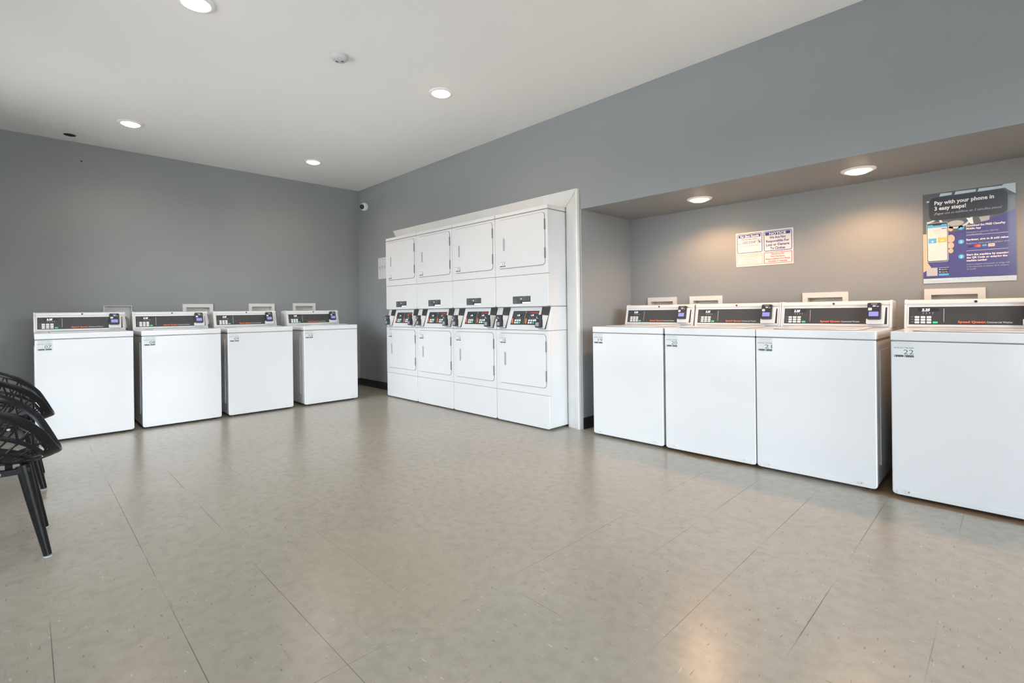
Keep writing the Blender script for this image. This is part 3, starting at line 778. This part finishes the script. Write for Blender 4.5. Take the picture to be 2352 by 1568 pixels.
# ceiling sensor with two lenses
t = thing('ceiling_sensor', 'grey round occupancy sensor with two dark lenses on the ceiling', 'sensor', (3.487, -1.924, H), math.radians(45))
b = MB(); b.lathe([(0.060, 0.0), (0.060, -0.010), (0.055, -0.022), (0.042, -0.032), (0.022, -0.037), (0.001, -0.038)], 'sensor', n=40); b.build('housing', t)
for x in (-0.020, 0.017):
    b = MB(Matrix.Translation((x, 0.004, -0.0355))); b.lathe([(0.010, 0.004), (0.010, -0.002), (0.007, -0.003), (0.006, 0.0), (0.001, 0.001)], 'hole', n=20); b.build('sensor_lens', t)
b = MB(Matrix.Translation((-0.012, -0.034, -0.032))); b.lathe([(0.004, 0.003), (0.004, -0.003), (0.001, -0.004)], 'white', n=12); b.build('indicator', t)
# flush sprinkler plate with an open slot
b = MB(Matrix.Translation((0.246, -3.168, H))); b.lathe([(0.052, 0.0), (0.052, -0.003), (0.048, -0.004)], 'sensor', n=32); b.lathe([(0.046, -0.0035), (0.046, -0.0055), (0.001, -0.0055)], 'hole', n=32)
tag(b.build('ceiling_vent_cap'), 'small dark round opening in the ceiling near the left wall', 'ceiling cap')
b = MB(Matrix.Translation((0.0005, -3.068, 2.66)) @ Matrix.Rotation(PI/2, 4, 'Y')); b.lathe([(0.008, 0.0), (0.007, 0.004), (0.001, 0.005)], 'hole', n=12)
tag(b.build('wall_anchor'), 'tiny dark screw anchor high on the left wall', 'screw')

# ------------------------------------------------------------------ dome camera, paper notice
t = thing('security_camera', 'small white dome security camera high on the wall near the corner', 'camera', (0.235, 0.0, 2.578))
Rc = Matrix.Rotation(PI/2, 4, 'X')
b = MB(Rc); b.lathe([(0.052, 0.0), (0.056, 0.010), (0.056, 0.045), (0.050, 0.052)], 'white', n=36); b.build('base', t)
Rb = Matrix.Translation((0, -0.045, 0)) @ Matrix.Rotation(math.radians(26), 4, 'Z') @ Matrix.Rotation(math.radians(14), 4, 'X') @ Matrix.Rotation(PI/2, 4, 'X')
b = MB(Rb); b.lathe([(0.047, -0.01), (0.048, 0.010), (0.044, 0.022), (0.036, 0.030)], 'white', n=36); hd = b.build('head', t)
b = MB(Rb); b.lathe([(0.036, 0.028), (0.034, 0.040), (0.022, 0.050), (0.008, 0.054), (0.001, 0.054)], 'darker', n=32); b.build('lens', hd)
P = Matrix.Translation((0.556, 0.0, 1.522)) @ FRONT
b = MB(P); b.slab(0, 0, 0.235, 0.290, 0.0003, 0.0016, 0.001, 'paper'); o = 0.0019
b.text('Washer Instructions', 0.02, 0.262, 0.017, o, 'greyprint', bold=True, width=0.16)
random.seed(3)
for k in range(5):
    x = 0.018+0.042*k
    b.frame(x, 0.215, x+0.026, 0.240, 0.003, 0.002, o, 'greyprint'); b.text('%d' % (k+1), x+0.009, 0.221, 0.013, o, 'greyprint')
    b.rect(x, 0.203, x+0.030, 0.207, o, 'lightgrey')
for k in range(3):
    b.disc(0.045+0.065*k, 0.165, 0.017, o, 'lightgrey'); b.circ(0.045+0.065*k, 0.165, 0.020, 0.002, o+0.0001, 'black'); b.rect(0.03+0.065*k, 0.136, 0.07+0.065*k, 0.140, o, 'black')
for k in range(3): b.rect(0.02, 0.118-0.010*k, 0.20-0.03*k, 0.121-0.010*k, o, 'lightgrey')
b.text('Dryer', 0.02, 0.075, 0.015, o, 'greyprint', width=0.05); b.text('Tips', 0.11, 0.075, 0.015, o, 'greyprint', width=0.04)
b.slab(0.040, 0.030, 0.075, 0.050, 0.0016, o, 0.004, 'yellow'); b.slab(0.100, 0.030, 0.140, 0.048, 0.0016, o, 0.004, 'pale')
tag(b.build('instruction_sheet', smooth=False), 'white printed instruction sheet on the wall, half hidden by the dryers', 'notice')

# ------------------------------------------------------------------ notice board with four panels
P = Matrix.Translation((5.129, YA, 1.403)) @ FRONT
b = MB(P); W_, H_ = 0.442, 0.284; b.slab(0, 0, W_, H_, 0.0005, 0.0035, 0.002, 'paper'); o = 0.0038; o2 = 0.0041
b.frame(0.010, 0.112, 0.211, 0.272, 0.014, 0.0045, o, 'navy')
b.slab(0.022, 0.240, 0.198, 0.263, 0.0035, o, 0.004, 'navy'); b.text('For Best Results', 0.110, 0.244, 0.022, o2, 'white', bold=True, align='C', width=0.150, shear=0.25)
b.text('We Suggest Using', 0.108, 0.220, 0.018, o, 'greyblue', align='C', width=0.130, bold=True)
b.text('LESS SOAP', 0.108, 0.190, 0.028, o, 'greyblue', align='C', width=0.108, bold=True)
b.circ(0.031, 0.199, 0.015, 0.0018, o, 'greyblue'); b.rect(0.022, 0.190, 0.040, 0.194, o, 'greyblue')
b.circ(0.188, 0.203, 0.017, 0.0025, o, 'greyblue'); b.flat([(0.176, 0.213), (0.179, 0.216), (0.200, 0.193), (0.197, 0.190)], o, 'greyblue'); b.slab(0.183, 0.194, 0.194, 0.206, 0.0035, o, 0.002, 'greyblue')
b.text('With These Washers', 0.110, 0.168, 0.017, o, 'greyblue', align='C', width=0.150)
b.text('Try 1/2 As Much As You', 0.110, 0.147, 0.017, o, 'lightgrey', align='C', width=0.152)
b.text('Would Normally Use', 0.110, 0.127, 0.017, o, 'lightgrey', align='C', width=0.130)
b.frame(0.010, 0.012, 0.211, 0.100, 0.004, 0.003, o, 'faded'); b.frame(0.020, 0.078, 0.200, 0.093, 0.002, 0.0018, o, 'faded')
b.text('Para Mejores Resultados', 0.110, 0.0815, 0.012, o, 'faded', align='C', width=0.150)
for k, s in enumerate(('Le Sugerimos Usar', 'MENOS JABON', 'En Estas Lavadoras', 'Use La Mitad Del Normal')):
    b.text(s, 0.110, 0.064-0.014*k, 0.012, o, 'faded', align='C', width=0.13 if k != 1 else 0.09)
b.frame(0.223, 0.112, 0.432, 0.272, 0.014, 0.0045, o, 'navy')
b.slab(0.235, 0.240, 0.420, 0.264, 0.0035, o, 0.004, 'navy'); b.text('NOTICE', 0.327, 0.2435, 0.024, o2, 'white', bold=True, align='C', width=0.125)
for k, (s, w) in enumerate((('We Are Not', 0.120), ('Responsible For', 0.172), ('Loss or Damage', 0.172), ('To Clothes', 0.112))):
    b.text(s, 0.327, 0.212-0.029*k, 0.027, o, 'navy', bold=True, align='C', width=w)
b.frame(0.223, 0.012, 0.432, 0.102, 0.004, 0.004, o, 'red')
for k, (s, w) in enumerate((('Nosotros No', 0.095), ('Nos Hacemos', 0.105), ('Responsables Por Ropa', 0.180), ('Perdida O Danada', 0.140))):
    b.text(s, 0.327, 0.082-0.0195*k, 0.0165, o, 'red', bold=True, align='C', width=w)
tag(b.build('notice_sign', smooth=False), 'white sign of four bordered panels headed NOTICE, on the alcove wall', 'sign')

# ------------------------------------------------------------------ payment poster
P = Matrix.Translation((6.362, YA, 1.204)) @ FRONT
b = MB(P); PW, PH = 0.440, 0.596
b.slab(0, 0, PW, PH, 0.0005, 0.0035, 0.001, 'paper')
o = 0.0038; e = 0.00025
b.rect(0, 0.032, PW, PH-0.0, o, 'purple')
# photographed washers in the upper part
b.flat([(0, 0.405), (0.16, 0.330), (0.22, 0.345), (0.30, 0.385), (0.38, 0.412), (PW, 0.440), (PW, PH), (0, PH)], o+e, 'pgrey')
b.flat([(0, 0.405), (0.16, 0.330), (0.10, 0.330), (0, 0.20)], o+e, 'pgrey')
for (cx, cy, r, w) in ((0.165, 0.435, 0.085, 0.012), (0.020, 0.475, 0.075, 0.010), (-0.0, 0.0, 0.0, 0.0)):
    if r:
        b.circ(cx, cy, r, w, o+2*e, 'pale', n=40, a0=PI*1.05 if cx > 0.1 else -PI/2, a1=PI*1.97 if cx > 0.1 else PI/2)
b.disc(0.165, 0.385, 0.040, o+2*e, 'greyprint', ry=0.018)
b.prism(b.rrect(0.032, 0.415, 0.405, 0.568, 0.035), o, o+3*e, 'pdark')
for a, c in ((0.085, 0.145), (0.160, 0.260), (0.270, 0.395)): b.flat([(a, 0.570), (c, 0.573), (c+0.004, 0.588), (a+0.006, 0.590)], o+3*e, 'pale')
b.flat([(0.380, 0.590), (0.405, 0.560), (PW, 0.530), (PW, PH), (0.39, PH)], o+2*e, 'pale')
b.flat([(0.215, 0.412), (0.245, 0.408), (0.250, 0.370), (0.235, 0.372)], o+3*e, 'white'); b.flat([(0.275, 0.410), (0.325, 0.412), (0.322, 0.385), (0.285, 0.378)], o+3*e, 'greyprint')
b.text('Pay with your phone in', 0.060, 0.518, 0.034, o+5*e, 'white', bold=True, width=0.285)
b.text('3 easy steps!', 0.060, 0.482, 0.034, o+5*e, 'white', bold=True, width=0.155)
b.text('\u00a1Pague con su tel\u00e9fono en 3 sencillos pasos!', 0.058, 0.452, 0.021, o+5*e, 'lightgrey', width=0.320, shear=0.22)
# hand and phone
b.flat([(0, 0.330), (0.020, 0.330), (0.022, 0.140), (0.040, 0.105), (0.020, 0.088), (0, 0.075)], o+2*e, 'skin')
for (cy, rr) in ((0.352, 0.017), (0.287, 0.026), (0.243, 0.021), (0.208, 0.016)): b.disc(0.140, cy, rr*0.75, o+2*e, 'skin', ry=rr, n=18)
b.prism(b.rrect(0.018, 0.140, 0.128, 0.400, 0.014), o, o+4*e, 'pale'); b.prism(b.rrect(0.0205, 0.1425, 0.1255, 0.3975, 0.012), o, o+5*e, 'black')
b.prism(b.rrect(0.0235, 0.148, 0.1225, 0.385, 0.008), o, o+6*e, 'paper')
b.rect(0.0235, 0.368, 0.1225, 0.388, o+7*e, 'cyan'); b.prism(b.rrect(0.050, 0.382, 0.096, 0.396, 0.004), o, o+8*e, 'black')
b.rect(0.094, 0.356, 0.119, 0.360, o+7*e, 'navy'); b.text('$20.00', 0.073, 0.342, 0.014, o+7*e, 'greyprint', align='C', width=0.035); b.rect(0.058, 0.331, 0.090, 0.333, o+7*e, 'lightgrey')
b.rect(0.028, 0.266, 0.069, 0.298, o+7*e, 'cyan'); b.rect(0.076, 0.268, 0.119, 0.300, o+7*e, 'yellow')
b.text('#', 0.0485, 0.272, 0.016, o+8*e, 'white', align='C', bold=True); b.rect(0.090, 0.276, 0.106, 0.284, o+8*e, 'paper')
# steps
for k, (cy, lines, subs) in enumerate((
        (0.352, ('Download the FREE CleanPay', 'Mobile App'), ('Descargue la aplicaci\u00f3n GRATIS', 'CleanPay Mobile')),
        (0.262, ('Register, sign in & add value',), ('Reg\u00edstrese, inicie sesi\u00f3n y agregue saldo',)),
        (0.166, ('Start the machine by scanning', 'the QR Code or entering the', 'machine number'), ('Inicie la m\u00e1quina escaneando el c\u00f3digo QR', 'o introduciendo el n\u00famero de la m\u00e1quina', 'de lavado')))):
    b.disc(0.190, cy, 0.0145, o+2*e, 'cyan'); b.text(str(k+1), 0.190, cy-0.0065, 0.018, o+4*e, 'white', bold=True, align='C')
    h = cy+0.010
    for s in lines: b.text(s, 0.215, h-0.007, 0.0165, o+3*e, 'white', bold=True, width=min(0.192, 0.0071*len(s)*0.97)); h -= 0.0185
    h -= 0.006
    for s in subs: b.text(s, 0.215, h-0.005, 0.0125, o+3*e, 'lightgrey', width=min(0.196, 0.0049*len(s))); h -= 0.0150
for h in (0.299, 0.200): b.rect(0.215, h-0.0012, 0.405, h+0.0012, o+3*e, 'pale')
b.slab(0.224, 0.222, 0.250, 0.232, 0.0035, o+3*e, 0.002, 'navy'); b.disc(0.262, 0.228, 0.009, o+3*e, 'red', n=18); b.disc(0.273, 0.228, 0.009, o+4*e, 'orange', n=18)
b.slab(0.289, 0.223, 0.309, 0.234, 0.0035, o+3*e, 0.002, 'cyan'); b.slab(0.316, 0.218, 0.346, 0.237, 0.0035, o+3*e, 0.001, 'paper'); b.rect(0.320, 0.226, 0.342, 0.230, o+4*e, 'orange')
# blank code square, store badges
b.rect(0.016, 0.049, 0.072, 0.103, o+3*e, 'lightgrey')
b.rect(0.078, 0.100, 0.128, 0.102, o+3*e, 'pale')
for k, s in enumerate(('App Store', 'Google Play')):
    b.slab(0.078, 0.083-0.0165*k, 0.128, 0.0965-0.0165*k, 0.0035, o+3*e, 0.002, 'black'); b.disc(0.084, 0.0898-0.0165*k, 0.0035, o+4*e, 'white', n=10); b.text(s, 0.091, 0.0865-0.0165*k, 0.009, o+4*e, 'white', width=0.032)
b.slab(0.078, 0.049, 0.128, 0.062, 0.0035, o+3*e, 0.002, 'cyan')
# pale foot band with scribbles
b.rect(0, 0, PW, 0.034, o, 'pale'); b.text('Need help? Call customer service or visit our website', 0.012, 0.012, 0.008, o+2*e, 'greyprint', width=0.115)
random.seed(5)
for k in range(12):
    x = 0.14+0.022*k+random.random()*0.01; h = 0.012+random.random()*0.012
    b.flat([(x, h), (x+0.012*random.random()+0.003, h+0.006), (x+0.006, h+0.007)], o+2*e, 'cyan')
tag(b.build('payment_poster', smooth=False), 'blue and grey poster headed Pay with your phone, on the alcove wall', 'poster')

# ------------------------------------------------------------------ chairs
def make_chair():
    """local frame: +Y is the front of the chair, origin on the floor under the seat"""
    t = thing('lattice_chair', 'chair', 'chair')
    def interp(tab, x):
        for (a, fa), (c, fc) in zip(tab[:-1], tab[1:]):
            if a <= x <= c:
                k = (x-a)/(c-a); k = k*k*(3-2*k) if False else k
                return fa+(fc-fa)*k
        return tab[0][1] if x < tab[0][0] else tab[-1][1]
    ZR = [(-0.40, 0.835), (-0.30, 0.825), (-0.20, 0.775), (-0.10, 0.725), (0.0, 0.680), (0.06, 0.648), (0.11, 0.605), (0.155, 0.550), (0.185, 0.486), (0.205, 0.442), (0.215, 0.425), (0.23, 0.423)]
    def rim(th):              # th = 0 at the front, pi at the back
        c = math.cos(th); s = math.sin(th)
        yy = 0.215*c if c > 0 else 0.30*c
        ww = 0.285*(abs(s)**0.75)*(1 if s >= 0 else -1)
        return Vector((ww, yy, interp(ZR, yy)))
    def S(th, u):             # u = 0 centre of the seat, 1 rim
        r = rim(th); c = Vector((0, -0.01, 0.408))
        hr = u**0.72
        rise = u**2.6
        x = c.x+(r.x-c.x)*hr; y = c.y+(r.y-c.y)*hr
        z = c.z+(r.z-c.z)*rise
        if math.cos(th) > 0.2: z += -0.012*math.sin(PI*u)*math.cos(th)
        return Vector((x, y, z))
    def NRM(th, u):
        d = 0.01
        a = S(th+d, u)-S(th-d, u); u0 = min(max(u, 0.06), 0.97); c = S(th, u0+d)-S(th, u0-d)
        n = a.cross(c)
        return n.normalized() if n.length > 1e-9 else Vector((0, 0, 1))
    b = MB()
    NT = 72
    # thick outer rim band and rings
    for u, w, fk in ((0.985, 0.017, 0.40), (0.80, 0.0095, 0.5), (0.61, 0.0095, 0.5), (0.41, 0.009, 0.6)):
        th = [2*PI*k/NT for k in range(NT)]
        b.tube([S(a, u) for a in th], w, 'shell', closed=True, ns=[NRM(a, u) for a in th], flatk=fk, n=8)
    # slanting cross bars forming triangles
    us = (0.985, 0.80, 0.60, 0.41)
    for j in range(3):
        n = 20
        for k in range(n):
            a0 = 2*PI*(k+0.5*(j % 2))/n
            for sg in ((0.5, -0.5) if j == 0 else ((0.6,) if math.sin(a0) > 0 else (-0.6,))):
                a1 = a0+sg*2*PI/n
                P_ = [(a0+(a1-a0)*q/4, us[j]+(us[j+1]-us[j])*q/4) for q in range(5)]
                b.tube([S(*p) for p in P_], 0.0046, 'shell', ns=[NRM(*p) for p in P_], flatk=0.9, n=6)
    # solid seat centre and solid front lip
    def patch(th0, th1, u0, u1, n1, n2, thick):
        vs = []; fs = []
        for i in range(n1+1):
            for j in range(n2+1):
                a = th0+(th1-th0)*i/n1; u = u0+(u1-u0)*j/n2
                p = S(a, u); nn = NRM(a, u)
                vs.append(p+nn*thick/2)
        m_ = len(vs)
        for i in range(n1+1):
            for j in range(n2+1):
                a = th0+(th1-th0)*i/n1; u = u0+(u1-u0)*j/n2
                vs.append(S(a, u)-NRM(a, u)*thick/2)
        I = lambda i, j, s=0: s*m_+i*(n2+1)+j
        for i in range(n1):
            for j in range(n2):
                fs.append((I(i, j), I(i+1, j), I(i+1, j+1), I(i, j+1))); fs.append((I(i, j, 1), I(i, j+1, 1), I(i+1, j+1, 1), I(i+1, j, 1)))
            fs.append((I(i, n2), I(i+1, n2), I(i+1, n2, 1), I(i, n2, 1))); fs.append((I(i+1, 0), I(i, 0), I(i, 0, 1), I(i+1, 0, 1)))
        for j in range(n2):
            fs.append((I(0, j), I(0, j+1), I(0, j+1, 1), I(0, j, 1))); fs.append((I(n1, j+1), I(n1, j), I(n1, j, 1), I(n1, j+1, 1)))
        b.add(vs, fs, 'shell')
    patch(0, 2*PI, 0.02, 0.41, 48, 4, 0.012)
    patch(-0.50, 0.50, 0.80, 0.99, 16, 4, 0.010)
    b.build('seat_shell', t)
    # under frame
    b = MB(); b.box((-0.165, -0.150, 0.372), (0.165, -0.122, 0.398), 'blackmetal'); b.box((-0.165, 0.090, 0.372), (0.165, 0.118, 0.398), 'blackmetal')
    b.box((-0.175, -0.150, 0.372), (-0.150, 0.118, 0.398), 'blackmetal'); b.box((0.150, -0.150, 0.372), (0.175, 0.118, 0.398), 'blackmetal')
    for x in (-0.1, 0.1):
        for y in (-0.10, 0.05): b.box((x-0.012, y-0.012, 0.385), (x+0.012, y+0.012, 0.415), 'blackmetal')
    fr = b.build('seat_frame', t, bevel=0.003)
    for x in (-0.175, 0.175):
        b = MB(Matrix.Translation((x*1.02, 0.02, 0.385)) @ Matrix.Rotation(PI/2 if x > 0 else -PI/2, 4, 'Y')); b.lathe([(0.009, -0.002), (0.009, 0.006), (0.005, 0.009), (0.001, 0.010)], 'steel', n=14); b.build('bolt', fr)
    for sx in (-1, 1):
        for top, bot in (((0.150, 0.095), (0.210, 0.168)), ((0.150, -0.130), (0.205, -0.215))):
            b = MB(); b.tube([(sx*top[0], top[1], 0.405), (sx*(top[0]+0.02), top[1]+(bot[1]-top[1])*0.33, 0.27), (sx*bot[0], bot[1], 0.008)], [0.0245, 0.022, 0.0145], 'blackmetal', n=20)
            lg = b.build('leg', t)
            b = MB(Matrix.Translation((sx*bot[0], bot[1], 0))); b.lathe([(0.014, 0.0), (0.0155, 0.002), (0.0155, 0.005)], 'greyprint', n=16); b.build('foot_cap', lg)
    return t
C0 = make_chair()
GC = 'black lattice chairs in a row at the left edge'
dup(C0, (2.395, -3.592, 0), 0.0, 'black plastic chair with open lattice shell, farther of the two, before washer 07', GC)
C0.location = (3.572, -3.603, 0); C0['group'] = GC
C0['label'] = 'black plastic chair with open lattice shell and tapered legs, the nearer of the two'
